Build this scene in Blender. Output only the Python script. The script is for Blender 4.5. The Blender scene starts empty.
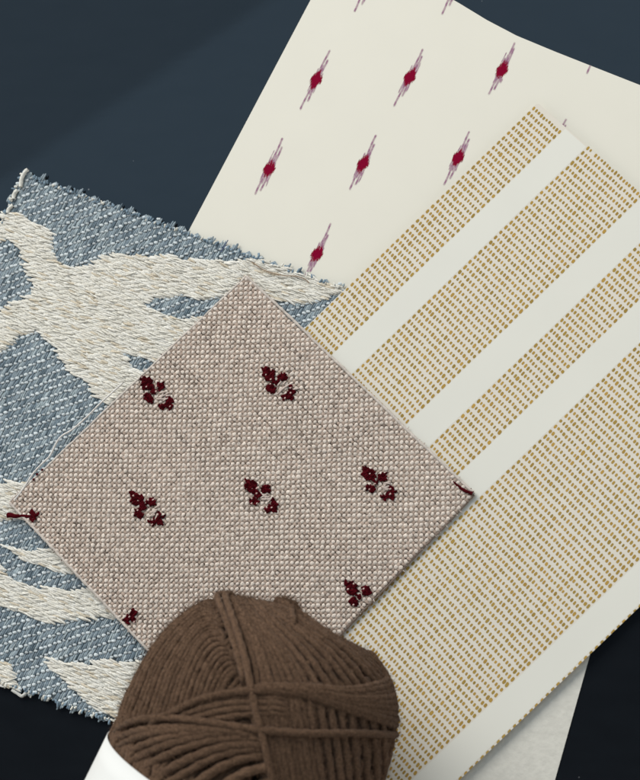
import bpy, math, random
import numpy as np
rng = np.random.default_rng(7)
random.seed(7)
S = bpy.context.scene
MM = 0.001

# ------------------------------------------------------------------ camera
F = 1400.0                      # focal length in photo pixels (photo 640 x 780)
TILT = math.radians(15.0)
DIST = F * 0.3125 * MM
n_off = np.array([math.sin(TILT) * 0.72, -math.sin(TILT) * 0.69, math.cos(TILT)])
n_off /= np.linalg.norm(n_off)
CAM = n_off * DIST
FWD = -n_off
UP = np.array([0, 1.0, 0]) - FWD * FWD[1]
UP /= np.linalg.norm(UP)
RIGHT = np.cross(FWD, UP)

cd = bpy.data.cameras.new('camera')
cam = bpy.data.objects.new('camera', cd)
S.collection.objects.link(cam)
from mathutils import Matrix
cam.matrix_world = Matrix((
    (RIGHT[0], UP[0], -FWD[0], CAM[0]),
    (RIGHT[1], UP[1], -FWD[1], CAM[1]),
    (RIGHT[2], UP[2], -FWD[2], CAM[2]),
    (0, 0, 0, 1)))
cd.sensor_fit = 'HORIZONTAL'
cd.sensor_width = 36
cd.lens = 36 * F / 640
cd.clip_start = 0.01
cd.clip_end = 50
cd.dof.use_dof = True
cd.dof.focus_distance = DIST
cd.dof.aperture_fstop = 24
S.camera = cam


def unproj(p, z):
    """photo pixel(s) -> point on the horizontal plane z (metres)"""
    p = np.asarray(p, float)
    d = FWD + (p[..., 0:1] - 320) / F * RIGHT + (390 - p[..., 1:2]) / F * UP
    t = (z - CAM[2]) / d[..., 2:3]
    return CAM + d * t


def proj(P):
    v = np.asarray(P, float) - CAM
    w = v @ FWD
    return np.stack([320 + F * (v @ RIGHT) / w, 390 - F * (v @ UP) / w], -1)


# ------------------------------------------------------------------ world: a dim room, brighter towards a window at the upper left
W = bpy.data.worlds.new('World')
S.world = W
W.use_nodes = True
nt = W.node_tree
nt.nodes.clear()
N = nt.nodes.new
wo = N('ShaderNodeOutputWorld')
bg = N('ShaderNodeBackground')
tc = N('ShaderNodeTexCoord')


def mirror_dir(px):
    P = unproj(np.array([px], float), 0)[0]
    d = P - CAM
    d /= np.linalg.norm(d)
    return np.array([d[0], d[1], -d[2]])


e1, e2 = mirror_dir((-10, 187)), mirror_dir((280, -7))
en = np.cross(e1, e2)
en /= np.linalg.norm(en)
if en @ mirror_dir((160, 150)) < 0:
    en = -en
# reflected part: brightens towards the far (upper) side of the room; horizon: pale walls; straight up: dark
wdir = np.array([-0.22, 0.97, 0.0])
wdir /= np.linalg.norm(wdir)
dot = N('ShaderNodeVectorMath'); dot.operation = 'DOT_PRODUCT'; dot.inputs[1].default_value = wdir
dot2 = N('ShaderNodeVectorMath'); dot2.operation = 'DOT_PRODUCT'; dot2.inputs[1].default_value = en
r1 = N('ShaderNodeMapRange'); r1.inputs[1].default_value = 0.06; r1.inputs[2].default_value = 0.38
r1.inputs[3].default_value = 0.0; r1.inputs[4].default_value = 1.0; r1.interpolation_type = 'SMOOTHSTEP'
r2 = N('ShaderNodeMapRange'); r2.inputs[1].default_value = -0.004; r2.inputs[2].default_value = 0.004
r2.inputs[3].default_value = 0.72; r2.inputs[4].default_value = 1.0
mul = N('ShaderNodeMath'); mul.operation = 'MULTIPLY'
mix = N('ShaderNodeMix'); mix.data_type = 'RGBA'
mix.inputs[6].default_value = (0.045, 0.055, 0.07, 1)
mix.inputs[7].default_value = (0.50, 0.78, 1.06, 1)
sep = N('ShaderNodeSeparateXYZ')
r3 = N('ShaderNodeMapRange'); r3.inputs[1].default_value = 0.78; r3.inputs[2].default_value = 0.60
r3.inputs[3].default_value = 0.0; r3.inputs[4].default_value = 1.0; r3.interpolation_type = 'SMOOTHSTEP'
mix2 = N('ShaderNodeMix'); mix2.data_type = 'RGBA'
mix2.inputs[7].default_value = (0.83, 0.81, 0.765, 1)
L = nt.links.new
L(tc.outputs['Generated'], dot.inputs[0]); L(tc.outputs['Generated'], dot2.inputs[0]); L(tc.outputs['Generated'], sep.inputs[0])
L(dot.outputs['Value'], r1.inputs[0]); L(dot2.outputs['Value'], r2.inputs[0])
L(r1.outputs[0], mul.inputs[0]); L(r2.outputs[0], mul.inputs[1])
L(mul.outputs[0], mix.inputs[0]); L(mix.outputs[2], mix2.inputs[6])
L(sep.outputs['Z'], r3.inputs[0]); L(r3.outputs[0], mix2.inputs[0]); L(mix2.outputs[2], bg.inputs['Color'])
bg.inputs['Strength'].default_value = 1.0
L(bg.outputs[0], wo.inputs['Surface'])


def area(name, loc, target, size, power, col):
    ld = bpy.data.lights.new(name, 'AREA')
    ld.shape = 'RECTANGLE'
    ld.size, ld.size_y = size
    ld.energy = power
    ld.color = col
    o = bpy.data.objects.new(name, ld)
    S.collection.objects.link(o)
    from mathutils import Vector
    o.location = loc
    o.rotation_euler = (Vector(target) - Vector(loc)).to_track_quat('-Z', 'Y').to_euler()
    return o


area('window_light', (-1.10, 1.85, 1.55), (0, 0, 0), (2.0, 1.4), 71.0, (1.0, 0.971, 0.928))

S.view_settings.view_transform = 'Standard'
S.view_settings.look = 'None'
S.view_settings.exposure = 0
S.view_settings.gamma = 1
S.render.engine = 'CYCLES'
S.cycles.max_bounces = 6


# ------------------------------------------------------------------ helpers
def lin(r, g, b, k=1.0):
    o = []
    for c in (r, g, b):
        c /= 255
        o.append(k * (c / 12.92 if c <= 0.04045 else ((c + 0.055) / 1.055) ** 2.4))
    return np.array(o)


class MB:
    """collects vertices, faces and per-vertex colours, links them as one mesh"""
    def __init__(s):
        s.v, s.f, s.c, s.n = [], [], [], 0

    def add(s, v, f, c):
        v = np.asarray(v, float).reshape(-1, 3)
        c = np.asarray(c, float)
        if c.ndim == 1:
            c = np.tile(c, (len(v), 1))
        s.v.append(v); s.c.append(c)
        if isinstance(f, np.ndarray):
            s.f.append((f + s.n))
        else:
            for q in f:
                s.f.append(np.array([q]) + s.n)
        s.n += len(v)

    def build(s, name, mat, parent=None, smooth=True, origin=None):
        V = np.concatenate(s.v)
        C = np.concatenate(s.c)
        if parent is not None:
            V = V - np.array(parent['_o'])
        o_loc = None
        if parent is None:
            o_loc = V.mean(0); o_loc[2] = V[:, 2].min()
            V = V - o_loc
        me = bpy.data.meshes.new(name)
        loops = np.concatenate([a.reshape(-1) for a in s.f]).astype(np.int32)
        sizes = np.concatenate([np.full(a.shape[0], a.shape[1]) for a in s.f]).astype(np.int32)
        starts = np.concatenate([[0], np.cumsum(sizes)[:-1]]).astype(np.int32)
        me.vertices.add(len(V)); me.loops.add(len(loops)); me.polygons.add(len(sizes))
        me.vertices.foreach_set('co', V.astype(np.float32).ravel())
        me.loops.foreach_set('vertex_index', loops)
        me.polygons.foreach_set('loop_start', starts)
        me.polygons.foreach_set('loop_total', sizes)
        me.polygons.foreach_set('use_smooth', np.full(len(sizes), smooth))
        at = me.color_attributes.new('Col', 'FLOAT_COLOR', 'POINT')
        at.data.foreach_set('color', np.concatenate([C, np.ones((len(C), 1))], 1).astype(np.float32).ravel())
        me.update(calc_edges=True)
        me.validate()
        me.materials.append(mat)
        o = bpy.data.objects.new(name, me)
        S.collection.objects.link(o)
        if parent is not None:
            o.parent = parent
        else:
            o.location = o_loc
        return o


def thing(name, label, cat, loc):
    o = bpy.data.objects.new(name, None)
    o.empty_display_size = 0.01
    S.collection.objects.link(o)
    o.location = loc
    o['_o'] = [float(x) for x in loc]
    o['label'] = label
    o['category'] = cat
    return o


def material(name, base=None, rough=0.8, spec=0.3, attr=True, nscale=900, namp=0.12, bump=0.0, bscale=1500,
             bdist=0.0002, sheen=0.0):
    m = bpy.data.materials.new(name)
    m.use_nodes = True
    t = m.node_tree
    b = t.nodes['Principled BSDF']
    b.inputs['Roughness'].default_value = rough
    b.inputs['Specular IOR Level'].default_value = spec
    if sheen:
        b.inputs['Sheen Weight'].default_value = sheen
        b.inputs['Sheen Roughness'].default_value = 0.5
    co = t.nodes.new('ShaderNodeTexCoord')
    no = t.nodes.new('ShaderNodeTexNoise')
    no.inputs['Scale'].default_value = nscale
    no.inputs['Detail'].default_value = 4
    t.links.new(co.outputs['Object'], no.inputs['Vector'])
    mr = t.nodes.new('ShaderNodeMapRange')
    mr.inputs[1].default_value = 0.25; mr.inputs[2].default_value = 0.75
    mr.inputs[3].default_value = 1 - namp; mr.inputs[4].default_value = 1 + namp
    t.links.new(no.outputs['Fac'], mr.inputs[0])
    vm = t.nodes.new('ShaderNodeVectorMath'); vm.operation = 'SCALE'
    if attr:
        a = t.nodes.new('ShaderNodeAttribute'); a.attribute_name = 'Col'
        t.links.new(a.outputs['Color'], vm.inputs[0])
    else:
        vm.inputs[0].default_value = base
    t.links.new(mr.outputs[0], vm.inputs['Scale'])
    t.links.new(vm.outputs[0], b.inputs['Base Color'])
    if bump:
        n2 = t.nodes.new('ShaderNodeTexNoise'); n2.inputs['Scale'].default_value = bscale
        n2.inputs['Detail'].default_value = 3
        t.links.new(co.outputs['Object'], n2.inputs['Vector'])
        bp = t.nodes.new('ShaderNodeBump'); bp.inputs['Strength'].default_value = bump
        bp.inputs['Distance'].default_value = bdist
        t.links.new(n2.outputs['Fac'], bp.inputs['Height'])
        t.links.new(bp.outputs[0], b.inputs['Normal'])
    return m


def inside(P, poly):
    P = np.asarray(P); poly = np.asarray(poly, float)
    x, y = P[..., 0], P[..., 1]
    r = np.zeros(x.shape, bool)
    j = len(poly) - 1
    for i in range(len(poly)):
        xi, yi = poly[i]; xj, yj = poly[j]
        if yi != yj:
            c = ((yi > y) != (yj > y)) & (x < (xj - xi) * (y - yi) / (yj - yi) + xi)
            r ^= c
        j = i
    return r


def prism(mb, top, th, col):
    """flat sheet: polygon of world points (top face), thickness th downwards"""
    top = np.asarray(top, float)
    n = len(top)
    # counter-clockwise seen from above
    a = np.sum(top[:, 0] * np.roll(top[:, 1], -1) - np.roll(top[:, 0], -1) * top[:, 1])
    if a < 0:
        top = top[::-1]
    bot = top.copy(); bot[:, 2] -= th
    fs = [list(range(n)), list(range(2 * n - 1, n - 1, -1))]
    for i in range(n):
        j = (i + 1) % n
        fs.append([i, i + n, j + n, j])
    mb.add(np.concatenate([top, bot]), fs, col)


# capsule template for thread floats: x along thread, y across, z up
NR, NS = 5, 6
_t = np.array([-1, -0.72, 0, 0.72, 1.0])
_r = np.array([0.35, 0.86, 1.0, 0.86, 0.35])
_a = np.arange(NS) / NS * 2 * math.pi
CAP = np.stack([np.repeat(_t, NS), np.outer(_r, np.cos(_a)).ravel(), np.outer(_r, np.sin(_a)).ravel()], -1)
_arch = np.repeat(1 - _t ** 2, NS)      # lifts the middle of a float
CAPF = np.array([[r * NS + k, r * NS + (k + 1) % NS, (r + 1) * NS + (k + 1) % NS, (r + 1) * NS + k]
                 for r in range(NR - 1) for k in range(NS)])[:, ::-1]


JIT = 0.10


def floats(mb, pos, dirs, hl, hw, hh, arch, col):
    """many thread floats at once: pos (n,3), dirs (n,2), half length/width/height (n,)"""
    n = len(pos)
    if n == 0:
        return
    d = np.asarray(dirs, float); d = d / np.linalg.norm(d, axis=1)[:, None]
    X = np.stack([d[:, 0], d[:, 1], np.zeros(n)], -1)
    Y = np.stack([-d[:, 1], d[:, 0], np.zeros(n)], -1)
    o = np.ones(n)
    hl, hw, hh, arch = hl * o, hw * o, hh * o, arch * o
    V = pos[:, None, :] + CAP[None, :, 0:1] * hl[:, None, None] * X[:, None, :] \
        + CAP[None, :, 1:2] * hw[:, None, None] * Y[:, None, :]
    V[..., 2] += CAP[None, :, 2] * hh[:, None] + _arch[None, :] * arch[:, None]
    V += rng.normal(0, 1, V.shape) * (hw * JIT)[:, None, None]
    Fc = (CAPF[None] + (np.arange(n) * len(CAP))[:, None, None]).reshape(-1, 4)
    c = np.repeat(np.asarray(col, float), len(CAP), 0)
    mb.add(V.reshape(-1, 3), Fc, c)


def smooth_curve(P, m):
    """Catmull-Rom through P resampled to m points"""
    P = np.asarray(P, float)
    Q = np.concatenate([[2 * P[0] - P[1]], P, [2 * P[-1] - P[-2]]])
    n = len(P) - 1
    u = np.linspace(0, n - 1e-6, m)
    i = u.astype(int); t = (u - i)[:, None]
    a, b, c, d = Q[i], Q[i + 1], Q[i + 2], Q[i + 3]
    return 0.5 * (2 * b + (c - a) * t + (2 * a - 5 * b + 4 * c - d) * t ** 2 + (3 * b - a - 3 * c + d) * t ** 3)


def tube(mb, P, r, col, sides=8, ply=0.0, pitch=0.006, closed=False, nrm=None, flat=1.0, phase=0.0, plies=3):
    P = np.asarray(P, float); n = len(P)
    if closed:
        T = np.roll(P, -1, 0) - np.roll(P, 1, 0)
    else:
        T = np.gradient(P, axis=0)
    T /= np.linalg.norm(T, axis=1)[:, None] + 1e-12
    if nrm is None:
        up = np.tile([0, 0, 1.0], (n, 1))
    else:
        up = np.asarray(nrm, float)
    A = np.cross(up, T); A /= np.linalg.norm(A, axis=1)[:, None] + 1e-12
    B = np.cross(T, A)
    s = np.concatenate([[0], np.cumsum(np.linalg.norm(np.diff(P, axis=0), axis=1))])
    th = np.arange(sides) / sides * 2 * math.pi
    r = np.ones(n) * r
    rr = r[:, None] * (1 + ply * np.cos(plies * th[None] - s[:, None] / pitch * 2 * math.pi + phase))
    V = P[:, None] + (rr * np.cos(th))[..., None] * A[:, None] + flat * (rr * np.sin(th))[..., None] * B[:, None]
    i = np.arange(n if closed else n - 1)[:, None]; k = np.arange(sides)[None]
    j = (i + 1) % n; k2 = (k + 1) % sides
    Fc = np.stack(np.broadcast_arrays(i * sides + k, j * sides + k, j * sides + k2, i * sides + k2), -1).reshape(-1, 4)
    c = np.asarray(col, float)
    if c.ndim == 2:
        c = np.repeat(c, sides, 0)
    mb.add(V.reshape(-1, 3), Fc[:, ::-1], c)


# ------------------------------------------------------------------ the table
def table():
    m = bpy.data.materials.new('dark slate table')
    m.use_nodes = True
    t = m.node_tree; b = t.nodes['Principled BSDF']
    co = t.nodes.new('ShaderNodeTexCoord')
    mp = t.nodes.new('ShaderNodeMapping'); mp.inputs['Scale'].default_value = (1, 2.6, 1)
    mp.inputs['Rotation'].default_value = (0, 0, math.radians(18))
    no = t.nodes.new('ShaderNodeTexNoise'); no.inputs['Scale'].default_value = 70; no.inputs['Detail'].default_value = 6
    t.links.new(co.outputs['Object'], mp.inputs[0]); t.links.new(mp.outputs[0], no.inputs['Vector'])
    rp = t.nodes.new('ShaderNodeMapRange'); rp.inputs[3].default_value = 0.75; rp.inputs[4].default_value = 1.25
    t.links.new(no.outputs['Fac'], rp.inputs[0])
    vm = t.nodes.new('ShaderNodeVectorMath'); vm.operation = 'SCALE'
    vm.inputs[0].default_value = (0.0062, 0.0076, 0.0095)
    vo = t.nodes.new('ShaderNodeTexVoronoi'); vo.inputs['Scale'].default_value = 130
    t.links.new(co.outputs['Object'], vo.inputs['Vector'])
    th = t.nodes.new('ShaderNodeMapRange'); th.inputs[1].default_value = 0.045; th.inputs[2].default_value = 0.02
    t.links.new(vo.outputs['Distance'], th.inputs[0])
    sp = t.nodes.new('ShaderNodeSeparateColor'); t.links.new(vo.outputs['Color'], sp.inputs[0])
    gt = t.nodes.new('ShaderNodeMath'); gt.operation = 'GREATER_THAN'; gt.inputs[1].default_value = 0.82
    t.links.new(sp.outputs[0], gt.inputs[0])
    mm_ = t.nodes.new('ShaderNodeMath'); mm_.operation = 'MULTIPLY'
    t.links.new(th.outputs[0], mm_.inputs[0]); t.links.new(gt.outputs[0], mm_.inputs[1])
    mx = t.nodes.new('ShaderNodeMix'); mx.data_type = 'RGBA'; mx.inputs[7].default_value = (0.17, 0.175, 0.18, 1)
    t.links.new(mm_.outputs[0], mx.inputs[0]); t.links.new(vm.outputs[0], mx.inputs[6])
    t.links.new(rp.outputs[0], vm.inputs['Scale']); t.links.new(mx.outputs[2], b.inputs['Base Color'])
    b.inputs['Roughness'].default_value = 0.015
    b.inputs['Specular IOR Level'].default_value = 0.55
    bp = t.nodes.new('ShaderNodeBump'); bp.inputs['Strength'].default_value = 0.01; bp.inputs['Distance'].default_value = 0.0005
    t.links.new(no.outputs['Fac'], bp.inputs['Height']); t.links.new(bp.outputs[0], b.inputs['Normal'])
    mb = MB()
    w, h = 0.75, 0.6
    prism(mb, [(-w, -h, 0), (w, -h, 0), (w, h, 0), (-w, h, 0)], 0.03, np.array([0.01] * 3))
    o = mb.build('table_top', m, smooth=False)
    o['kind'] = 'structure'


table()
Z_IK, Z_BACK = 0.00035, 0.00032
Z_CLOTH = 0.0011        # top of the blue fabric's base cloth
Z_CARD = 0.0024         # top of the striped sheet
Z_SW = 0.0033           # middle of the beige weave

# ------------------------------------------------------------------ plain textured sheet, under the striped one
m_back = material('rough off-white paper', base=lin(222, 219, 208, 0.84), rough=0.95, spec=0.08, attr=False, nscale=420, namp=0.06,
                  bump=0.5, bscale=700, bdist=0.00035)
mb = MB()
prism(mb, unproj([(597, 630), (424, 582), (330, 905), (520, 905)], Z_BACK), 0.0003, np.ones(3))
# loose fibre flecks pressed into the sheet
o = mb.build('textured_paper', m_back, smooth=False)
o['label'] = 'plain off-white paper with a rough fibrous face, sticking out below the dotted striped sheet'
o['category'] = 'paper sheet'

# ------------------------------------------------------------------ cream sheet with ikat motifs
m_cream = material('cream wallpaper', base=lin(230, 226, 212, 0.92), rough=0.62, spec=0.25, attr=False, nscale=60, namp=0.012,
                   bump=0.10, bscale=1600, bdist=0.00008)
m_ink = material('printing ink', rough=0.8, spec=0.05, nscale=2500, namp=0.10)
root = thing('patterned_wallpaper', 'cream wallpaper sheet printed with rows of small crimson and purple flecks',
             'wallpaper sample', tuple(unproj((420, 200), 0)))
mb = MB()
ikp = [(340, -56), (400, -30), (440, -8), (459, 3), (487, 20), (516.5, 35.5), (555, 51.5), (593, 66.5), (640, 85), (720, 116), (502, 592), (92, 411), (188, 232)]
prism(mb, unproj(ikp, Z_IK), 0.0003, np.ones(3))
mb.build('paper_sheet', m_cream, root, smooth=False)


def ikat(tip, px, lat, seed):
    """one printed motif as a fine mosaic of ink cells: axis 25 degrees from vertical"""
    r = np.random.default_rng(seed)
    ang = math.radians(25.5)
    ax = np.array([math.sin(ang), -math.cos(ang)])          # along, pointing up the photo
    ay = np.array([math.cos(ang), math.sin(ang)])           # across
    st = 0.36; sc = 1.12
    a = np.arange(-38, 38, st); b = np.arange(-10, 10, st)
    A, B = np.meshgrid(a, b, indexing='ij')
    A, B = A / sc, B / (0.94 * sc)
    ink = np.zeros(A.shape); red = np.zeros(A.shape)
    # red brush centre: stacked strokes with ragged ends
    for k in range(16):
        o = -4.6 + 9.2 * k / 15
        hl = 8.6 * max(0.06, 1 - (abs(o) / 5.6) ** 1.5) * r.uniform(0.75, 1.2)
        c = r.uniform(-1.2, 1.2) + 0.2 * o
        w = r.uniform(0.5, 0.75)
        g = np.clip(1.4 - ((np.abs(B - o)) / w) ** 2, 0, 1) * np.clip((hl - np.abs(A - c)) / 2.6 + 0.4, 0, 1)
        red = np.maximum(red, g)
    # purple drawn-out streaks up and down
    st_list = [(-0.6, 3, 27, 0.62), (1.9, 2, 21, 0.62), (0.5, 5, 14, 0.75), (-2.6, 4, 11, 0.4), (3.1, 0, 9, 0.4), (1.2, 6, 16, 0.5),
               (-1.6, -4, -27, 0.62), (1.4, -4, -19, 0.62), (-0.4, -5, -14, 0.5), (2.6, -3, -12, 0.45), (-2.9, -3, -13, 0.35)]
    for _ in range(7):
        sg = r.choice([-1, 1]); st_list.append((r.uniform(-4, 4), sg * r.uniform(2, 6), sg * r.uniform(8, 17), r.uniform(0.22, 0.36)))
    for (o, s0, s1, w) in st_list:
        s1 = s1 * r.uniform(0.95, 1.16); o += r.uniform(-0.4, 0.4)
        lo, hi = min(s0, s1), max(s0, s1)
        bend = o + 0.35 * np.sin(A * 0.22 + r.uniform(0, 6)) * 0.8
        tp = np.clip((hi - A) / 2.0, 0, 1) * np.clip((A - lo) / 2.0, 0, 1)
        brk = 0.75 + 0.35 * np.sin(A * r.uniform(0.5, 0.9) + r.uniform(0, 6))
        g = np.clip(1.2 - ((B - bend) / (w * 1.7)) ** 2, 0, 1) * tp * np.clip(brk, 0.72, 1)
        ink = np.maximum(ink, g)
    for o, c0, hl, w, st_ in ((0.7, 10.5, 4.5, 2.0, 0.62), (0.2, -10.0, 2.5, 1.8, 0.5)):
        g = st_ * np.clip(1.3 - ((B - o) / w) ** 2, 0, 1) * np.clip((hl - np.abs(A - c0)) / 2.5 + 0.4, 0, 1)
        ink = np.maximum(ink, g)
    ink += (r.random(A.shape) - 0.5) * 0.25 * (ink > 0.05)
    red += (r.random(A.shape) - 0.62) * 0.9 * (red > 0.02) * (red < 0.985)
    keep = (np.maximum(ink, red) > 0.28)
    pap = lin(228, 224, 208, 0.92)
    pur = lin(128, 62, 112); crim = lin(130, 2, 42, 1.0); dk = lin(96, 2, 32)
    cc = A[keep] * sc, B[keep] * 0.94 * sc
    ctr = np.array(px)[None] + cc[0][:, None] * ax + cc[1][:, None] * ay
    # drop cells outside the sheet
    ok = inside(ctr, ikp)
    if not ok.any():
        return
    ctr = ctr[ok]
    i = np.clip(ink[keep][ok], 0, 1)[:, None]; d = np.clip(red[keep][ok], 0, 1)[:, None]
    col = pap * (1 - i * 0.85) + pur * i * 0.85
    core = crim + (dk - crim) * np.clip(r.random((len(i), 1)) * 1.2 - 0.5, 0, 1)
    col = np.where(d > 0.3, col * (1 - np.clip(d * 1.6, 0, 1)) + core * np.clip(d * 1.6, 0, 1), col)
    h = st / 2
    cs = [(-h, -h), (h, -h), (h, h), (-h, h)]
    V = np.stack([ctr + u * ax + v * ay for u, v in cs], 1).reshape(-1, 2)
    P = unproj(V, Z_IK + 0.00003)
    Fc = np.arange(len(P)).reshape(-1, 4)
    mbm = MB()
    mbm.add(P, Fc, np.repeat(col, 4, 0))
    o = mbm.build('ikat_motif', m_ink, root, smooth=False)


for k, q in enumerate([(316, 80), (410, 77), (502, 70), (269, 169), (363, 164), (458, 158), (317, 254), (370, -17), (457, -14),
                       (601, 48), (553, 147)]):
    ikat(None, q, None, 100 + k)

# ------------------------------------------------------------------ blue fabric with cream leaves (pinked edges)
m_cloth = material('woven furnishing cloth', rough=1.0, spec=0.04, nscale=2400, namp=0.24, bump=0.8, bscale=4200, bdist=0.00012, sheen=0.1)
froot = thing('leaf_fabric', 'blue grey woven fabric sample with big cream leaves and zigzag pinked edges',
              'fabric swatch', tuple(unproj((90, 450), 0)))
TL, TR, BR, BL = (23, 173), (345, 289), (186, 747), (-186, 620)


def zig(a, b, step, amp, seed):
    r = np.random.default_rng(seed)
    a, b = np.array(a, float), np.array(b, float)
    L_ = np.linalg.norm(b - a); n = int(L_ / (step / 2))
    d = (b - a) / L_; nn = np.array([d[1], -d[0]])
    return [tuple(a + d * L_ * i / n + nn * (amp * (1 if i % 2 else -1) + r.uniform(-0.5, 0.5))) for i in range(n)]


cloth_poly = zig(TL, TR, 13.6, 3.2, 1) + zig(TR, BR, 14, 2.5, 2) + zig(BR, BL, 15.5, 3.0, 3) + zig(BL, TL, 15, 3.0, 4)
BLUE = [
    [(-10, 140), (360, 262), (345, 289), (300, 272), (268, 262), (255, 257.5), (245, 258.5), (234.7, 260.8), (220.6, 262.2), (203.7, 260.8), (186.9, 259.4),
     (170, 256.6), (146, 257), (123.7, 255), (104, 257), (92.8, 264), (71.7, 268.3), (59, 265.5), (53.4, 255.6), (50.6, 244.4), (52, 234.5),
     (46.4, 230), (36.6, 224.7), (26.7, 219), (18, 213.4), (8, 212.0), (2, 214)],
    [(-60, 250), (0, 241.6), (7, 239.6), (12.7, 241.6), (18.3, 248.6), (22, 255.6), (22.5, 266.9), (31, 278), (35, 286.6), (32.3, 295),
     (16.9, 302), (5.6, 309), (0, 312), (-60, 330)],
    [(-160, 420), (-60, 370), (0, 351), (10, 343.7), (15, 336), (25, 333.7), (36, 328.7), (38.7, 331), (46, 338.7), (52.5, 346), (58.7, 355),
     (62.5, 365), (67.5, 370), (77.5, 376), (85, 382.5), (91, 390), (95, 396), (108, 404), (170, 430), (170, 520), (60, 500),
     (26, 484), (19.7, 482), (8.7, 480), (0, 483.4), (-160, 500)],
    [(123.7, 353.7), (135, 355), (150, 360), (175, 360), (175, 385), (140, 371), (132.5, 370), (127.5, 362.5)],
    [(143.4, 303.4), (151.9, 297.8), (168.7, 297.8), (180, 294.4), (187, 297), (203.7, 298.7), (215, 297), (245, 296), (267, 303), (279.7, 300),
     (296.6, 304), (310.6, 301.6), (327.5, 297), (350, 292), (360, 380), (300, 400), (240, 330), (201, 317), (187, 318.4), (180, 320), (171.6, 317.5),
     (160, 314.7), (153, 309)],
    [(-160, 530), (0, 519.5), (15, 518), (30, 521), (90, 525), (90, 550), (46, 548.7), (37.5, 552.5), (25, 551), (15, 547.5), (6, 546),
     (15, 555), (27.5, 561), (40, 566), (50, 570), (65, 572.5), (77.5, 572.5), (95, 578), (110, 588), (87.5, 586), (77.5, 588.7), (62.5, 590), (50, 587.5), (37.5, 588.7), (27.5, 585),
     (12.5, 580), (5, 575), (0, 565), (-160, 550)],
    [(-180, 590), (0, 606), (12.5, 610), (25, 615), (37.5, 620), (47.5, 622), (62.5, 620.5), (75, 618.7), (90, 619.5), (102.5, 616), (112.5, 619.5), (120, 616),
     (180, 620), (200, 665), (135, 662.5), (120, 662.5), (105, 660), (90, 662.5), (75, 663.7), (60, 661), (46, 658.7), (51, 667.5), (60, 676), (70, 685),
     (77.5, 692.5), (84, 700), (96, 709), (112, 718), (120, 740), (17, 700), (16, 682), (12.5, 670), (7.5, 662.5), (0, 661), (-180, 640)],
]


def is_blue(px):
    r = np.zeros(px.shape[:-1], bool)
    for p in BLUE:
        r |= inside(px, p)
    return r


O = unproj(TL, Z_CLOTH)
es = unproj(TR, Z_CLOTH) - O
PXMM = np.linalg.norm(es) / np.linalg.norm(np.array(TR) - np.array(TL))     # metres per photo pixel hereabouts
es = es / np.linalg.norm(es)
et = np.array([-es[1], es[0], 0])                # towards the top of the photo
mb = MB()
prism(mb, unproj(cloth_poly, Z_CLOTH), 0.0007, lin(138, 152, 160, 0.95))
ground = mb
leaf = MB()
u = PXMM


def grid_pts(s, t):
    return O + s[:, None] * es + t[:, None] * et


# -- blue twill ground: pairs of warp floats per column with a white weft dot between them
cols = np.arange(-240, 345) * (3.62 * u / 1.0)
cs_, ts_, kk = [], [], []
Tp = 9.3 * u
ncol = int(620 / 3.62)
for k in range(-70, ncol):
    s0 = k * 3.62 * u
    ph = (k * 3.05 * u) % Tp
    t = np.arange(-560 * u, 40 * u, Tp) + ph
    cs_.append(np.full(len(t), s0)); ts_.append(t); kk.append(np.full(len(t), k))
cs_, ts_, kk = map(np.concatenate, (cs_, ts_, kk))
cs_ = cs_ + rng.normal(0, 0.18 * u, len(cs_)); ts_ = ts_ + rng.normal(0, 0.4 * u, len(ts_))
P = grid_pts(cs_, ts_)
px = proj(P)
vis = (px[:, 0] > -215) & (px[:, 0] < 400) & (px[:, 1] < 800)
m = inside(px, cloth_poly) & is_blue(px + rng.normal(0, 0.6, px.shape)) & vis
Pd = P[m]
n = len(Pd)
Pd2 = Pd.copy(); Pd2[:, 2] += 0.00028
big = rng.random(n)
dotc = lin(214, 222, 224, 0.9) * (0.68 + 0.34 * big)[:, None]
dd = np.tile(es[:2] * 0.93 + et[:2] * 0.36, (n, 1)) + rng.normal(0, 0.12, (n, 2))
floats(ground, Pd2, dd, u * (1.6 + 0.5 * big), u * (1.1 + 0.45 * big), 0.00022, 0.00008, dotc)
# blue floats
tone = [lin(143, 156, 163, 0.95), lin(120, 134, 143, 0.92), lin(166, 178, 182, 0.95), lin(102, 117, 126, 0.9)]
for off in (-0.95, 0.95):
    s2 = cs_ + off * u + rng.normal(0, 0.2 * u, len(cs_))
    t2 = ts_ + Tp / 2 + (0.35 * off) * u + rng.normal(0, 0.3 * u, len(ts_))
    P = grid_pts(s2, t2); px = proj(P)
    m = inside(px, cloth_poly) & is_blue(px + rng.normal(0, 0.6, px.shape)) & (px[:, 0] > -215) & (px[:, 1] < 800)
    Pb = P[m]; n = len(Pb)
    ti = rng.choice(4, n, p=[0.38, 0.27, 0.23, 0.12])
    colb = np.array(tone)[ti] * rng.uniform(0.85, 1.12, (n, 1))
    # slow drift of tone between neighbouring warp ends
    Pb[:, 2] += 0.00008
    dd = np.tile(et[:2] + es[:2] * 0.10, (n, 1)) + rng.normal(0, 0.07, (n, 2))
    floats(ground, Pb, dd, Tp * 0.50 * rng.uniform(0.85, 1.08, n), u * rng.uniform(0.95, 1.25, n), 0.00022, 0.00008, colb)
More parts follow.
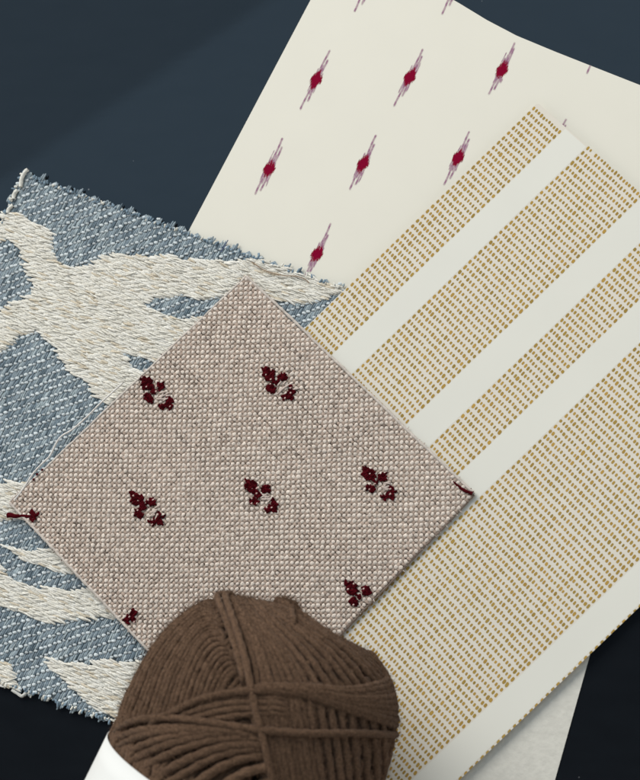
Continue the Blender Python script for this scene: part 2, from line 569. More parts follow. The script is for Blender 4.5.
# -- cream leaves: long satin floats along the weft
rows = np.arange(-560, 40) * (1.75 * u)
ss, tt = [], []
for k, t in enumerate(np.arange(-560 * u, 60 * u, 1.75 * u)):
    ln = 8.6 * u
    s = np.arange(-290 * u, 380 * u, ln) + ((k * 3.3) % 8.6) * u
    ss.append(s + rng.normal(0, 0.9 * u, len(s))); tt.append(np.full(len(s), t) + rng.normal(0, 0.22 * u, len(s)))
ss, tt = np.concatenate(ss), np.concatenate(tt)
P = grid_pts(ss, tt); px = proj(P)
m = inside(px, cloth_poly) & ~is_blue(px + rng.normal(0, 0.8, px.shape)) & (px[:, 0] > -215) & (px[:, 1] < 800)
Pc = P[m]; pxm = px[m]; n = len(Pc)
w = rng.random(n)
slub = 0.5 + 0.5 * np.sin(tt[m] / u * 0.33 + 2.0 * np.sin(ss[m] / u * 0.05))
cc = np.where((w < 0.10)[:, None], lin(218, 207, 186, 0.9), np.where((w < 0.5)[:, None], lin(232, 229, 219, 0.95), lin(226, 222, 210, 0.93)))
cc = cc * (0.92 + 0.10 * rng.random((n, 1)))
Pc[:, 2] += 0.00030 + rng.uniform(0, 0.00016, n)
dd = np.tile(es[:2] + et[:2] * 0.03, (n, 1)) + rng.normal(0, 0.11, (n, 2))
floats(leaf, Pc, dd, u * rng.uniform(4.2, 6.6, n), u * rng.uniform(0.95, 1.35, n), 0.00020, 0.00016, cc)
P3 = Pc.copy() + es * (4.3 * u) + et * (0.85 * u); P3[:, 2] = Z_CLOTH + 0.00016
k3 = ~is_blue(proj(P3)) & inside(proj(P3), cloth_poly)
floats(leaf, P3[k3], np.tile(es[:2], (k3.sum(), 1)), u * 5.5, u * 1.5, 0.00028, 0.00005, cc[k3] * 0.95)
# slack top threads that lie more freely over the leaves
m2 = rng.random(n) < 0.22
k = m2.sum()
P2 = Pc[m2].copy(); P2[:, 2] += 0.00022
dd = np.tile(es[:2] + et[:2] * 0.03, (k, 1)) + rng.normal(0, 0.2, (k, 2))
floats(leaf, P2, dd, u * rng.uniform(3.5, 6.5, k), u * rng.uniform(0.45, 0.8, k), 0.00018, 0.00022, cc[m2] * 1.03)
ground.build('woven_ground', m_cloth, froot)
leaf.build('leaf_pattern', m_cloth, froot)
# -- frayed thread ends along the pinked edge
fr = MB(); frs = []


def fray(a, b, seed, blue=0.75, every=2.4, ln=(1.5, 5.0)):
    r = np.random.default_rng(seed)
    a, b = np.array(a, float), np.array(b, float); L_ = np.linalg.norm(b - a); d = (b - a) / L_
    nn = np.array([d[1], -d[0]])
    s = 0
    while s < L_:
        p0 = a + d * s - nn * r.uniform(0.5, 3)
        tooth = 3.4 * math.cos(2 * math.pi * s / 13.6)
        q = p0 + nn * (r.uniform(*ln) + 1.2 + tooth * 0.6) + d * r.uniform(-1.5, 1.5)
        if q[0] > -20:
            z = Z_CLOTH + r.uniform(-0.0003, 0.0006)
            mid = (p0 + q) / 2 + r.normal(0, 0.5, 2)
            pts = np.array([unproj(p0, z), unproj(mid, z + 0.0003), unproj(q, z + r.uniform(-0.0004, 0.0003))])
            c = lin(128, 148, 162, 0.9) if r.random() < blue else lin(222, 220, 210, 0.9)
            tube(fr, smooth_curve(pts, 5), r.uniform(0.7, 1.25) * u, c * r.uniform(0.8, 1.15), sides=5)
        s += r.uniform(0.5, 1.5) * every


fray(TL, (258, 258), 11, blue=0.85, every=1.9, ln=(-1.6, 0.6))
frs.append(fr); fr = MB()
fray((258, 258), TR, 12, blue=0.4, every=3.6, ln=(-0.5, 2.6))
frs.append(fr); fr = MB()
fray(BL, TL, 13, blue=0.3, every=2.0, ln=(-0.5, 2.0))
frs.append(fr); fr = MB()
fray(BR, BL, 14, blue=0.6, every=2.0, ln=(-0.5, 1.8))
frs.append(fr)
# the thick cream end curling off the top corner, a stray at the bottom and a long dark stray on the cream sheet
for pts, z, r_, c in [
    ([(20.5, 187), (21.5, 179), (25, 172), (28, 169.5)], 0.0022, 1.9, lin(226, 224, 214, 0.9)),
    ([(13.5, 199), (14, 194), (17.5, 190)], 0.0020, 1.8, lin(226, 224, 214, 0.9)),
    ([(7.5, 213), (9, 208.5), (13, 205)], 0.0018, 1.7, lin(226, 224, 214, 0.9)),
    ([(12, 690), (17, 693), (22, 696), (27, 692)], 0.0012, 1.5, lin(206, 205, 198, 0.9)),
    ([(252, 262), (262, 269), (272, 273), (284, 275.5), (296, 276), (305, 279), (309, 283)], 0.0023, 0.42, lin(150, 128, 108, 0.85)),
    ([(221, 252), (224, 247), (228, 240)], 0.0016, 0.5, lin(100, 112, 140, 0.9)),
]:
    C3 = smooth_curve(unproj(pts, z), 14)
    mbs = MB()
    tube(mbs, C3, r_ * u, c, sides=8, ply=0.12 if r_ > 1 else 0, pitch=0.0025)
    mbs.build('stray_thread', m_cloth, froot)
for q in frs:
    q.build('frayed_edge', m_cloth, froot)

# ------------------------------------------------------------------ striped dotted sheet
m_card = material('ivory wallpaper', base=lin(226, 219, 205, 0.90), rough=0.6, spec=0.28, attr=False, nscale=80, namp=0.012, bump=0.12,
                  bscale=1500, bdist=0.00008)
m_stripe = material('smooth pale stripe', base=lin(228, 226, 215, 0.92), rough=0.5, spec=0.3, attr=False, nscale=50, namp=0.015)
croot = thing('striped_wallpaper', 'ivory wallpaper sheet with ochre dotted bands and plain pale stripes, running diagonally off the right',
              'wallpaper sample', tuple(unproj((470, 400), 0)))
zt = Z_CARD
Pc0 = unproj((537.5, 102.5), zt)
vax = unproj((537.5, 102.5), zt) - unproj((303.4, 329.5), zt); vax /= np.linalg.norm(vax)     # up-right
uax = np.array([vax[1], -vax[0], 0])                                                         # down-right


def uv(p):
    q = unproj(p, zt) - Pc0
    return np.array([q @ uax, q @ vax])


def wp(a, b, z=zt):
    w_ = Pc0 + a * uax + b * vax
    w_[2] = z
    return w_


def um(*pts):
    return float(np.mean([uv(p)[0] for p in pts]))


edges = [0.0,
         um((566.3, 127), (329.5, 358)), um((586, 145.5), (351, 376.6)),
         um((630.9, 206.7), (440, 393.7)), um((595, 285.6), (440, 436)),
         um((634.4, 303.2), (455.5, 479.4)), um((637.2, 343.3), (448.4, 528.6)),
         um((634.4, 560.7), (512.5, 681.6), (419, 776.9)), um((640, 604.3), (550, 692.5), (464, 778.4))]
print('stripe edges mm', [round(e * 1000, 2) for e in edges])
sk = math.tan(math.radians(1.0))
vend = uv((105, 515))[1]
uend = edges[-1]
# top edge follows the photo's slightly skewed cut
tv = uv((640, 192.5)); slope = tv[1] / tv[0]
print('top edge slope', slope, 'v end', vend)
mb = MB()
top = [wp(0, vend), wp(uend, vend)]
# lower long edge: cut through a line of dots, fine scallop
pv = np.linalg.norm(unproj((335, 325), zt) - unproj((340.0, 320.07), zt))
pu = np.linalg.norm(unproj((335, 325), zt) - unproj((337.53, 327.47), zt))
print('pitch v,u mm', pv * 1000, pu * 1000)
top += [wp(uend, slope * uend)]
top += [wp(0.0006, 0.0), wp(0, -0.0006)]
prism(mb, np.array(top), 0.00028, np.ones(3))
mb.build('paper_sheet', m_card, croot, smooth=False)


def stripe(u0, u1):
    mbs = MB()
    a = [wp(u0, vend + 0.0004, zt + 0.00002), wp(u1, vend + 0.0004, zt + 0.00002),
         wp(u1, slope * u1 - 0.0004, zt + 0.00002), wp(u0, slope * u0 - 0.0004, zt + 0.00002)]
    mbs.add(np.array(a), [[0, 1, 2, 3]], np.ones(3))
    return mbs.build('plain_stripe', m_stripe, croot, smooth=False)


for a, b in ((1, 2), (3, 4), (5, 6)):
    stripe(edges[a], edges[b])
stripe(edges[7] + 0.0002, edges[8] - 0.0006)


def dotted(u0, u1, seed, edge_line=None):
    r = np.random.default_rng(seed)
    mbs = MB()
    if edge_line is None:
        nl = int(round((u1 - u0) / pu))
        us = u0 + (np.arange(nl) + 0.5) * (u1 - u0) / nl
    else:
        us = np.array([edge_line]); nl = 1
    ang = np.arange(8) / 8 * 2 * math.pi + 0.39
    sh = np.stack([np.cos(ang), np.sin(ang)], -1)
    sh = np.sign(sh) * np.abs(sh) ** 0.75
    for i, uu in enumerate(us):
        vv = np.arange(int(vend / pv), int((slope * uu) / pv) + 2) * pv
        bold = 1.16 if (i in (0, nl - 1) or i % 7 == 3) else 0.98
        ph = 0.0
        vv = vv + ph * pv + r.normal(0, 0.014 * pv, len(vv)) + 0.00006 * math.sin(i * 1.3)
        vv = vv[(vv < slope * uu - 0.0003) & (vv > vend + 0.0005)]
        n_ = len(vv)
        hl = 0.275 * pv * bold * r.normal(1, 0.09, n_); hw = 0.31 * pu * bold * r.normal(1, 0.09, n_)
        cu = uu + r.normal(0, 0.04 * pu, n_)
        # slant the dash a little
        la = hl[:, None] * sh[None, :, 0]; wa = hw[:, None] * sh[None, :, 1] - 0.10 * la
        la *= r.normal(1, 0.05, la.shape); wa *= r.normal(1, 0.06, wa.shape)
        if edge_line is not None:
            wa = np.minimum(wa, u1 - cu[:, None])
        V = Pc0 + (cu[:, None] + wa)[..., None] * uax + (vv[:, None] + la)[..., None] * vax
        V[..., 2] = zt + 0.00004
        Fc = np.arange(n_ * 8).reshape(n_, 8)
        t = r.random((n_, 1))
        c = lin(158, 132, 68) * (1 - t) + lin(176, 141, 72) * t
        c = c * r.uniform(0.86, 1.10, (n_, 1))
        mbs.add(V.reshape(-1, 3), Fc[:, ::-1] if False else Fc, np.repeat(c, 8, 0))
    return mbs.build('dotted_band', m_ink, croot, smooth=False)


dotted(edges[0], edges[1], 21)
dotted(edges[2], edges[3], 22)
dotted(edges[4], edges[5], 23)
dotted(edges[6], edges[7], 24)
dotted(edges[8] - 0.001, edges[8] - 0.00002, 25, edge_line=edges[8] - 0.00010)

# ------------------------------------------------------------------ beige swatch, plain weave with dark red motifs
m_weave = material('beige plain weave', rough=1.0, spec=0.03, nscale=2600, namp=0.24, bump=0.8, bscale=4500, bdist=0.0001)
m_red = material('dark red yarn', rough=1.0, spec=0.04, nscale=2000, namp=0.3, bump=0.5, bscale=3000, bdist=0.0001)
wroot = thing('beige_swatch', 'square beige woven fabric swatch with small dark red sprigs',
              'fabric swatch', tuple(unproj((240, 500), 0)))
Tq, Rq, Lq, Bq = (246, 278), (473, 494.5), (11, 503), (237, 742)
CT, CR, CL, CB = [unproj(q, Z_SW) for q in (Tq, Rq, Lq, Bq)]
NT = 92


def wv(i, j):
    i = np.asarray(i, float) / NT; j = np.asarray(j, float) / NT
    i, j = i[..., None], j[..., None]
    P = CT * (1 - i) * (1 - j) + CR * i * (1 - j) + CL * (1 - i) * j + CB * i * j
    # cut by hand: the sides are not quite straight, and the cloth does not lie dead flat
    P = P + 0.00022 * np.concatenate([np.sin(9 * j + 1.0) + 0.6 * np.sin(23 * j), np.sin(8 * i + 2) + 0.6 * np.sin(19 * i + 1), np.zeros_like(i)], -1)
    P[..., 2:3] += 0.00018 * np.sin(5 * i + 1) * np.sin(4 * j + 2)
    return P


mb = MB()
gv = np.arange(0, NT + 1, 4)
GA, GB = np.meshgrid(gv, gv, indexing='ij')
Vt = wv(GA.ravel(), GB.ravel()) - [0, 0, .00028]
ng = len(gv)
gi, gj = np.meshgrid(np.arange(ng - 1), np.arange(ng - 1), indexing='ij')
gi, gj = gi.ravel(), gj.ravel()
mb.add(Vt, np.stack([gi * ng + gj, gi * ng + gj + 1, (gi + 1) * ng + gj + 1, (gi + 1) * ng + gj], -1), lin(160, 143, 131, 0.8))
rim = [wv(a, b) - [0, 0, .00029] for a, b in [(q, 0) for q in gv[:-1]] + [(NT, q) for q in gv[:-1]] + [(q, NT) for q in gv[:0:-1]] + [(0, q) for q in gv[:0:-1]]]
prism(mb, [p * [1, 1, 0] + [0, 0, Z_SW - 0.0005] for p in rim], 0.0004, lin(160, 143, 131, 0.8))
cloth = mb
I, J = np.meshgrid(np.arange(NT) + 0.5, np.arange(NT) + 0.5, indexing='ij')
I, J = I.ravel(), J.ravel()
ii, jj = I.astype(int), J.astype(int)
wob_i = rng.normal(0, 0.02, NT); wob_j = rng.normal(0, 0.02, NT)
Pw = wv(I + wob_i[ii] + rng.normal(0, 0.03, len(I)), J + wob_j[jj] + rng.normal(0, 0.03, len(I)))
pxw = proj(wv(I, J))
eu = (CR - CT); eu /= np.linalg.norm(eu)
ev = (CL - CT); ev /= np.linalg.norm(ev)
pm = np.linalg.norm(CR - CT) / NT
warp = ((ii + jj) % 2 == 0)
SPR = [np.array(p, float) / 10.667 for p in (
    [(108, 166), (150, 180), (205, 185), (264, 225), (275, 300), (245, 335), (160, 322), (122, 270), (130, 225)],
    [(290, 300), (305, 240), (370, 228), (402, 310), (340, 338)],
    [(225, 310), (310, 318), (285, 384), (235, 350)],
    [(160, 385), (225, 345), (272, 415), (255, 468), (168, 428)],
    [(318, 482), (372, 468), (418, 430), (405, 388), (440, 382), (452, 428), (495, 437), (452, 462), (468, 528), (428, 532), (415, 500), (375, 548)])]
for _k in range(4):
    SPR[_k] = SPR[_k].mean(0) + (SPR[_k] - SPR[_k].mean(0)) * 0.87
tip0 = np.array([108, 166]) / 10.667
tips = [(261, 366), (139, 375.5), (361, 466), (243.5, 478.5), (129, 491), (344, 580), (103, 588)]
motif_id = np.full(len(I), -1)
for k, tp in enumerate(tips):
    for pg in (SPR if k < 6 else SPR[4:]):
        motif_id[inside(pxw, pg - tip0 + np.array(tp))] = k
# threads vary along the cloth
thr_i = rng.normal(1, 0.035, NT); thr_j = rng.normal(1, 0.04, NT)
base_l = lin(214, 202, 190, 0.95); base_d = lin(178, 159, 145, 0.87)


def put(mbx, sel, kind, col, fl=1.0, fw=1.0, dz=0.0):
    p = Pw[sel].copy(); n_ = len(p)
    if n_ == 0:
        return
    if kind == 'warp':
        d = np.tile(ev[:2], (n_, 1)); hl, hw, hh, ar, z0 = 0.60, 0.62, 0.00026, 0.00010, 0.00014
    else:
        d = np.tile(eu[:2], (n_, 1)); hl, hw, hh, ar, z0 = 0.72, 0.58, 0.00026, 0.00008, 0.00004
    p[:, 2] += z0 + dz
    d = d + rng.normal(0, 0.06, d.shape)
    floats(mbx, p, d, pm * hl * fl * rng.normal(1, 0.08, n_), pm * hw * fw * rng.normal(1, 0.08, n_), hh, ar, col)


s = warp
put(cloth, s, 'warp', base_l * (thr_i[ii[s]] * rng.normal(1, 0.05, s.sum()))[:, None])
s = ~warp
slub = np.ones((NT, NT))
for k in range(16):                       # darker slubs spun into single threads
    a_, b_, l_ = rng.integers(0, NT), rng.integers(0, NT - 16), rng.integers(5, 16)
    slub[b_:b_ + l_, a_] = 0.62
put(cloth, s, 'weft', base_d * (slub[ii[s], jj[s]] * thr_j[jj[s]] * rng.normal(1, 0.09, s.sum()))[:, None])
cloth.build('woven_cloth', m_weave, wroot)
# sprigs: short dark red stitches over the ground, pale nubs peeping through
red = lin(68, 10, 17, 1.0)
for k, tp in enumerate(tips):
    g = np.arange(0, NT, 0.5)
    GI, GJ = [q.ravel() for q in np.meshgrid(g, g, indexing='ij')]
    gp = proj(wv(GI, GJ))
    near = (np.abs(gp[:, 0] - tp[0] - 18) < 30) & (np.abs(gp[:, 1] - tp[1] - 18) < 30)
    GI, GJ, gp = GI[near], GJ[near], gp[near]
    sel = np.zeros(len(GI), bool)
    for pg in (SPR if k < 6 else SPR[4:]):
        sel |= inside(gp + rng.normal(0, 0.45, gp.shape), pg - tip0 + np.array(tp))
    n_ = sel.sum()
    pts = wv(GI[sel], GJ[sel]) + rng.normal(0, 0.00005, (n_, 3))
    pts[:, 2] += 0.00044 + rng.uniform(0, 0.00016, n_)
    dd = np.where((rng.random(n_) < 0.65)[:, None], ev[:2], eu[:2]) + rng.normal(0, 0.2, (n_, 2))
    mbm = MB()
    floats(mbm, pts, dd, pm * rng.uniform(0.42, 0.62, n_), pm * rng.uniform(0.30, 0.42, n_), 0.00022, 0.0001,
           red * rng.uniform(0.45, 1.35, (n_, 1)))
    pn = warp & (motif_id == k) & (rng.random(len(I)) < 0.5)
    put(mbm, pn, 'warp', np.tile(lin(206, 176, 168, 0.9), (pn.sum(), 1)), 0.55, 0.42, 0.00050)
    mbm.build('sprig_motif', m_red, wroot)
    # slack pale floats round the sprig's foot
    if k < 5:
        c0 = np.array(tp) + (24, 21)
        n2 = 9
        q = c0 + rng.normal(0, 3.2, (n2, 2))
        okq = np.ones(n2, bool)
        for pg in SPR:
            okq &= ~inside(q, pg - tip0 + np.array(tp))
        q = q[okq]
        P_ = unproj(q, Z_SW + 0.0005)
        lf = MB()
        floats(lf, P_, np.tile(eu[:2] * 0.3 - ev[:2], (len(q), 1)) + rng.normal(0, 0.4, (len(q), 2)), 0.0011 * rng.uniform(0.6, 1.3, len(q)), 0.00028, 0.0002, 0.00015,
               np.tile(lin(204, 188, 178, 0.9), (len(q), 1)))
        lf.build('pale_stitches', m_weave, wroot)
# selvedge threads along the four cut edges, a little uneven
ed = MB()


def edge_thread(a, b, off, r_, col, seed, wob=0.00012, z=0.0):
    r = np.random.default_rng(seed)
    P0 = wv(*a) + (wv(*b) - wv(*a)) * np.linspace(0, 1, 90)[:, None]
    nn = np.cross((wv(*b) - wv(*a)), [0, 0, 1]); nn /= np.linalg.norm(nn)
    wv_ = np.convolve(r.normal(0, 1, 98), np.ones(9) / 9, 'valid')
    P0 = P0 + nn * (off + wob * wv_[:, None] * 2)
    P0[:, 2] += z + 0.0001 * np.sin(np.arange(90) * 1.9)
    tube(ed, P0, r_ * (1 + 0.15 * np.sin(np.arange(90) * 2.3)), col * r.uniform(0.9, 1.05, (90, 1)), sides=6, ply=0.1, pitch=0.002)


pale = lin(206, 196, 186, 0.92)
edge_thread((0, -0.2), (NT, -0.2), 0, 0.00046, pale, 31, z=0.0001)
edge_thread((-0.2, 0), (-0.2, NT), 0, 0.00040, pale, 32)
edge_thread((0, NT + .2), (NT, NT + .2), 0, 0.00048, pale, 33, z=0.0001)
edge_thread((NT + .2, 0), (NT + .2, NT), 0, 0.00036, lin(140, 124, 112, 0.8), 34, z=-0.0001)
# cut yarn ends poking from the edges
for k in range(260):
    sd = rng.integers(0, 4); q = rng.uniform(0, NT)
    a = [(q, 0), (0, q), (q, NT), (NT, q)][sd]
    out = [-ev, -eu, ev, eu][sd]
    p0 = wv(*a)
    p1 = p0 + out * rng.uniform(0.0003, 0.0010) + rng.normal(0, 0.0002, 3) * [1, 1, 0.4]
    c = lin(200, 188, 178, 0.9) if rng.random() < 0.7 else lin(110, 92, 84, 0.8)
    tube(ed, np.array([p0, (p0 + p1) / 2 + [0, 0, .0001], p1]), rng.uniform(0.00008, 0.00022), c, sides=4)
ed.build('cut_edge', m_weave, wroot)
# the thread pulled loose along the upper left edge
mb = MB()
lt = smooth_curve(unproj([(123, 383), (112, 393), (100, 404), (86, 418), (72, 430), (62, 436), (56, 444), (50, 456), (42, 464), (33, 474), (24, 488), (15, 500)], Z_SW), 120)
lt[:, 2] += 0.0002
tube(mb, lt, 0.00030, lin(222, 218, 212, 0.95), sides=6, ply=0.1, pitch=0.002)
mb.build('loose_thread', m_weave, wroot)
# dark red yarn tails at two corners
mb = MB()
tl = smooth_curve(unproj([(40, 513), (35, 516), (28, 516.5), (22, 515.5), (15, 516), (7.5, 515)], Z_SW), 40)
tube(mb, tl, np.interp(np.linspace(0, 1, 40), [0, .7, .88, 1], [.0006, .00058, .00075, .0009]), red * 1.1, sides=8, ply=0.15, pitch=0.004)
mb.build('thread_tail', m_red, wroot)
mb = MB()
for pts in ([(30, 512), (33, 515), (35, 520)], [(30, 518), (32, 520), (34, 521.5)], [(31, 510), (35, 515), (34, 517)]):
    tube(mb, smooth_curve(unproj(pts, Z_SW + 0.0005), 10), 0.0005, red * 1.1, sides=8, ply=0.15, pitch=0.003)
for px_ in ((36.5, 474), (41.5, 469.5), (33, 479)):
    c3 = smooth_curve(unproj([px_, (px_[0] + 1.6, px_[1] + 1)], Z_SW + 0.0003), 6)
    tube(mb, c3, 0.0004, red, sides=6)
mb.build('thread_knot', m_red, wroot)
mb = MB()
tl = smooth_curve(unproj([(453, 481), (458, 486), (464, 490.5), (468.5, 492), (473, 494)], Z_SW), 40)
tl[:, 2] += np.linspace(0.0000, 0.0007, 40)
tube(mb, tl, np.interp(np.linspace(0, 1, 40), [0, .4, .8, 1], [.00025, .0005, .0005, .0007]), red * 0.9, sides=8, ply=0.18, pitch=0.004)
mb.build('thread_tail', m_red, wroot)

# ------------------------------------------------------------------ skein of brown yarn with a paper band
m_yarn = material('brown wool yarn', rough=1.0, spec=0.03, nscale=1700, namp=0.50, bump=0.9, bscale=3000, bdist=0.00025, sheen=0.05)
m_band = material('white paper band', base=lin(232, 233, 230, 0.88), rough=0.6, spec=0.25, attr=False, nscale=60, namp=0.01)
YR = 0.00098                      # strand radius
zc = 0.0405 + 0.0035
tipw = unproj((307, 622), zc)
basew = unproj((223, 796), zc)
AX = tipw - basew; AX[2] = 0
AX /= np.linalg.norm(AX)
sc_ = np.linalg.norm(unproj((320, 720), zc) - unproj((321, 720), zc))
RB = 131 * sc_ - YR * 1.5
zc = RB + YR * 2 + 0.0042
CAPL = 140 * sc_
print('ball radius', RB, 'scale', sc_)
BAND = np.linalg.norm(tipw - basew) - 0.001       # distance from tip to band edge
TOT = 2 * BAND + 0.062
yroot = thing('yarn_ball', 'chocolate brown ball of wool yarn with a white paper band',
              'yarn', (tipw[0] - AX[0] * TOT / 2, tipw[1] - AX[1] * TOT / 2, zc - RB))
PERP = np.cross([0, 0, 1.0], AX)
TIP = np.array([tipw[0], tipw[1], zc])
NEXP = 2.7


def prof(a):
    """body radius at distance a from the tip (both ends alike)"""
    a = np.minimum(a, TOT - a)
    x = np.clip(1 - a / CAPL, 0, 1)
    return RB * np.clip(1 - x ** NEXP, 0, 1) ** (1 / NEXP)


def body(a, ph, h):
    """point at distance a from the tip, angle ph round the axis (0 = up), lifted h; plus outward normal"""
    a = np.asarray(a, float); ph = np.asarray(ph, float)
    e = 1e-5
    r0 = prof(a); dr = (prof(a + e) - prof(a - e)) / (2 * e)
    dr = np.clip(dr, -6, 6)
    rad = np.cos(ph)[..., None] * np.array([0, 0, 1.0]) + np.sin(ph)[..., None] * PERP
    nrm = rad + dr[..., None] * AX
    nrm /= np.linalg.norm(nrm, axis=-1)[..., None]
    P = TIP - a[..., None] * AX + r0[..., None] * rad
    return P + nrm * np.asarray(h)[..., None], nrm


def to_body(px):
    """photo pixels -> (a, phi) where the view ray first meets the body"""
    px = np.asarray(px, float)
    d = FWD + (px[:, 0:1] - 320) / F * RIGHT + (390 - px[:, 1:2]) / F * UP
    t = np.linspace(0.25, 0.50, 1500)
    X = CAM + d[:, None, :] * t[None, :, None] - TIP
    a = -(X @ AX)
    q = X + a[..., None] * AX
    r_ = np.linalg.norm(q, axis=-1)
    pr = prof(np.clip(a, 0, TOT))
    f = np.where(a < 0, r_ - pr + np.maximum(0, -a) * 2 + 0.0, r_ - pr)
    hit = f < 0
    idx = np.where(hit.any(1), hit.argmax(1), f.argmin(1))
    k = np.arange(len(px))
    aa = np.clip(a[k, idx], 0.0004, TOT - 0.0004)
    qq = q[k, idx]
    return aa, np.arctan2(qq @ PERP, qq[:, 2])


ycol = lin(91, 71, 56, 0.95)


def strand(mbx, px, h, r_=YR, m=70, dive=True, jit=0.0, seed=0):
    r = np.random.default_rng(seed)
    c = smooth_curve(px, m)
    a, ph = to_body(c)
    ph = np.unwrap(ph)
    # smooth in 3D
    hh = np.full(m, h)
    if dive:
        w_ = np.clip(np.minimum(np.arange(m), m - 1 - np.arange(m)) / (0.10 * m), 0, 1)
        hh = hh - (1 - w_) ** 2 * (h + 1.6 * YR)
    sq = np.clip((a - (BAND - 0.010)) / 0.009, 0, 1)        # pressed flat where the paper band holds them
    hh = hh * (1 - sq) + np.minimum(hh, YR * 0.1) * sq
    P, nr = body(a, ph, hh)
    for _ in range(4):
        P[1:-1] = (P[:-2] + 2 * P[1:-1] + P[2:]) / 4
        nr[1:-1] = (nr[:-2] + 2 * nr[1:-1] + nr[2:]) / 4
    if jit:
        w = np.convolve(r.normal(0, 1, m + 14), np.ones(15) / 15, 'valid')[:m]
        P = P + np.cross(nr, np.gradient(P, axis=0) / (np.linalg.norm(np.gradient(P, axis=0), axis=1)[:, None] + 1e-9)) * (jit * w)[:, None]
    # resample evenly so the ply reads
    s_ = np.concatenate([[0], np.cumsum(np.linalg.norm(np.diff(P, axis=0), axis=1))])
    mm = max(20, int(s_[-1] / 0.0007))
    q = np.linspace(0, s_[-1], mm)
    P = np.stack([np.interp(q, s_, P[:, k]) for k in range(3)], -1)
    nr = np.stack([np.interp(q, s_, nr[:, k]) for k in range(3)], -1)
    col = ycol * r.uniform(0.90, 1.10) * (1 + 0.06 * np.convolve(r.normal(0, 1, mm + 6), np.ones(7) / 7, 'valid')[:mm, None])
    tube(mbx, P, r_ * r.uniform(0.94, 1.06), col, sides=12, ply=0.13, pitch=0.0046, nrm=nr, phase=r.uniform(0, 6), plies=3)
    return P, nr


HAIR = []


def family(name, curves, nst, h, seed, jit=0.00018, r_=YR):
    """strands interpolated between guide curves drawn over the body"""
    r = np.random.default_rng(seed)
    mbx = MB()
    G = [smooth_curve(c, 24) for c in curves]
    for k in range(nst):
        f = np.clip((k + r.uniform(-0.10, 0.10)) / (nst - 1), 0, 1) * (len(G) - 1)
        i = min(int(f), len(G) - 2); w = f - i
        c = G[i] * (1 - w) + G[i + 1] * w
        P, nr = strand(mbx, c, h + r.uniform(-0.18, 0.18) * YR, jit=jit, seed=seed * 100 + k, r_=r_)
        HAIR.append((P, nr))
    return mbx.build(name, m_yarn, yroot)


# inner body and the plain winding all over it
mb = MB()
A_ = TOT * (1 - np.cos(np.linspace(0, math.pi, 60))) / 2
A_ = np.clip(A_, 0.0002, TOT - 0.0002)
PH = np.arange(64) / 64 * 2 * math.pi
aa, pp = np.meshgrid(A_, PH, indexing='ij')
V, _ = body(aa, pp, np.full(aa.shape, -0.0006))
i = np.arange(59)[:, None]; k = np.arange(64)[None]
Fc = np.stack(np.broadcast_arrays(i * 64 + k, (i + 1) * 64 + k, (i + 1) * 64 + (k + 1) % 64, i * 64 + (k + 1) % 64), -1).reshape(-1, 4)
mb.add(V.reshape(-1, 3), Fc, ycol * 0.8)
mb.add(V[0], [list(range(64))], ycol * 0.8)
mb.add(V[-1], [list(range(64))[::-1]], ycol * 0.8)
for k in range(120):
    # helical loop from one end to the other and back
    t = np.linspace(0, 2 * math.pi, 240, endpoint=False)
    amin = 0.004 + (k % 5) * 0.0025
    a = TOT / 2 - (TOT / 2 - amin) * np.cos(t)
    # linger less at the poles: swing the angle by half a turn each way
    ph = k / 120 * 2 * math.pi + 0.55 * np.sin(t) * (1 if k % 2 else -1) + math.pi * (t / math.pi > 1)
    ph = k / 120 * 2 * math.pi + (0.9 if k % 2 else -0.9) * np.cos(t) + 0.35 * np.sin(t)
    P, nr = body(a, ph, np.full(240, YR * (0.15 + 0.3 * (k % 3))))
    tube(mb, P, YR, ycol * rng.uniform(0.88, 1.08), sides=8, ply=0.1, pitch=0.0075, nrm=nr, closed=True, phase=k)
mb.build('wound_core', m_yarn, yroot)

family('wound_strands', [
    [(216, 604), (197, 604), (166, 621), (140, 647), (121, 680), (110, 706), (105, 738)],
    [(220, 618), (203, 615), (182, 634), (161, 663), (148, 695), (138, 722), (130, 748)],
    [(228, 640), (212, 640), (199, 655), (187, 683), (179, 708), (172, 732), (166, 756)],
    [(242, 676), (234, 676), (227, 686), (222, 700), (220, 715), (218, 735), (217, 760)]], 25, YR * 1.5, 41, r_=YR * 0.86, jit=0.00012)
family('wound_strands', [
    [(222, 593), (240, 625), (253, 660), (260, 700), (263, 715)],
    [(234, 594), (262, 628), (290, 662), (312, 700), (318, 712)],
    [(262, 602), (305, 631), (345, 657), (374, 690), (380, 705)],
    [(285, 607), (325, 638), (362, 657), (386, 674), (397, 692)]], 22, YR * 1.6, 42, r_=YR * 0.95, jit=0.00012)
family('wound_strands', [
    [(104, 745), (122, 738), (155, 731), (200, 728), (238, 731), (262, 736)],
    [(120, 775), (150, 757), (185, 744), (218, 735), (244, 734), (266, 738)],
    [(160, 800), (195, 778), (224, 760), (248, 752), (268, 751)],
    [(215, 850), (240, 818), (256, 800), (270, 790), (282, 784)]], 11, YR * 2.7, 43, r_=YR * 1.14)
family('wound_strands', [
    [(160, 727), (190, 709), (222, 700), (262, 699), (290, 702)],
    [(190, 728), (215, 721), (242, 716), (268, 714), (295, 716)]], 4, YR * 2.2, 44)
family('wound_strands', [
    [(247, 684), (254, 715), (260, 745), (266, 800), (268, 850)],
    [(300, 690), (306, 725), (312, 760), (318, 805), (322, 850)],
    [(392, 700), (395, 735), (396, 765), (394, 810), (392, 850)]], 20, YR * 1.7, 45, r_=YR * 1.08)
family('wound_strands', [
    [(243, 693), (262, 689), (300, 689), (342, 692), (374, 686), (397, 677), (404, 676)],
    [(243, 695), (262, 694), (300, 697), (345, 712), (375, 722), (396, 730), (405, 733)]], 9, YR * 2.6, 46)


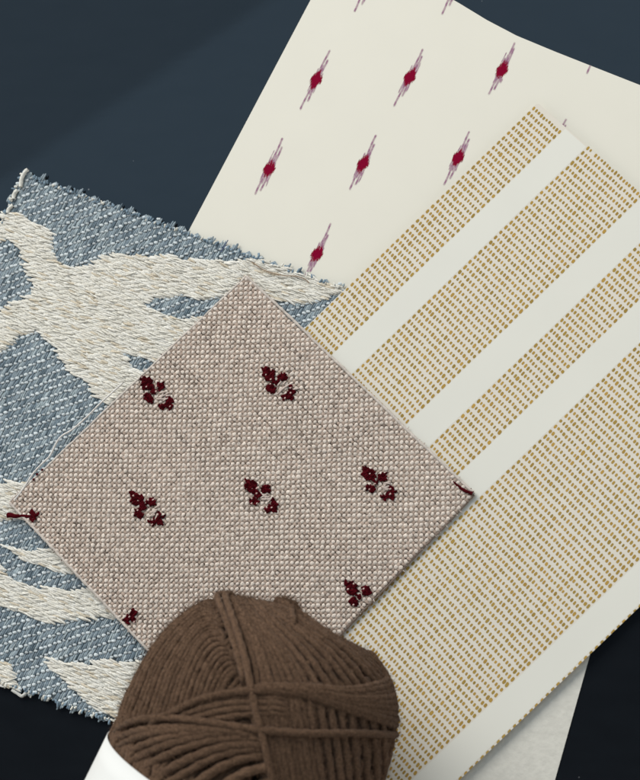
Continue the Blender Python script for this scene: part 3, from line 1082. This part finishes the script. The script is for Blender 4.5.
def single(px, h, seed, r_=YR * 0.98):
    mbx = MB()
    P, nr = strand(mbx, px, h, seed=seed, jit=0.0002, r_=r_)
    HAIR.append((P, nr))
    mbx.build('crossing_strand', m_yarn, yroot)


single([(150, 730), (175, 717), (200, 704), (225, 697), (250, 694), (275, 694)], YR * 3.2, 61)
single([(110, 742), (114, 736), (125, 730), (148, 723), (178, 720), (212, 723), (256, 729), (300, 732), (350, 732), (385, 734), (404, 742)], YR * 3.3, 62)
single([(219, 589), (228, 610), (239, 640), (247, 665), (252, 690), (258, 720), (265, 750), (271, 790), (274, 830)], YR * 3.1, 63)
single([(214, 592), (222, 612), (233, 640), (241, 665), (246, 690)], YR * 2.6, 64)
single([(285, 600), (288, 612), (289, 622), (291, 632)], YR * 2.4, 65)
single([(262, 600), (275, 606), (292, 612), (312, 628)], YR * 2.0, 66)

for k_, pts in enumerate([[(268, 600), (282, 601), (295, 609), (303, 620)], [(278, 606), (286, 603), (298, 612), (306, 626)], [(296, 606), (293, 615), (298, 624), (310, 630)],
                          [(272, 598), (279, 610), (290, 614), (301, 611)]]):
    single(pts, YR * (0.6 + 0.5 * k_), 70 + k_, r_=YR * 0.7)

# fine wool fuzz standing off the strands
mb = MB()
for k in range(16000):
    P, nr = HAIR[rng.integers(len(HAIR))]
    i = rng.integers(len(P))
    if -((P[i] - TIP) @ AX) > BAND - 0.003:
        continue
    side = rng.normal(0, 1, 3)
    n0 = nr[i] + 0.8 * side; n0 /= np.linalg.norm(n0)
    p0 = P[i] + n0 * YR * 0.9
    d1 = n0 * 0.5 + rng.normal(0, 0.7, 3)
    d1 /= np.linalg.norm(d1)
    ln = rng.uniform(0.0010, 0.0032)
    p1 = p0 + d1 * ln * 0.5; p2 = p1 + (d1 + rng.normal(0, 0.5, 3)) * ln * 0.5
    wv_ = np.cross(d1, FWD); wv_ = wv_ / (np.linalg.norm(wv_) + 1e-9) * 0.000042
    mb.add(np.array([p0 - wv_, p0 + wv_, p1 + wv_ * .8, p1 - wv_ * .8, p2]), [[0, 1, 2, 3], [3, 2, 4]], ycol * rng.uniform(0.85, 1.5))
mb.build('wool_fuzz', m_yarn, yroot)

# paper band
mb = MB()
PH = np.arange(96) / 96 * 2 * math.pi
A_ = np.linspace(BAND, TOT - BAND, 12)
rb_ = RB + YR * 1.3
ring = []
for a in A_:
    rad = np.cos(PH)[:, None] * np.array([0, 0, 1.0]) + np.sin(PH)[:, None] * PERP
    ring.append(TIP - a * AX + rad * (rb_ + 0.0007))
for a in A_[::-1]:
    rad = np.cos(PH)[:, None] * np.array([0, 0, 1.0]) + np.sin(PH)[:, None] * PERP
    ring.append(TIP - a * AX + rad * (rb_ + 0.0005))
V = np.array(ring); R_ = len(ring)
i = np.arange(R_)[:, None]; k = np.arange(96)[None]
Fc = np.stack(np.broadcast_arrays(i * 96 + k, ((i + 1) % R_) * 96 + k, ((i + 1) % R_) * 96 + (k + 1) % 96, i * 96 + (k + 1) % 96), -1).reshape(-1, 4)
mb.add(V.reshape(-1, 3), Fc, np.ones(3))
mb.build('paper_band', m_band, yroot)
for o in S.objects:
    if '_o' in o:
        del o['_o']
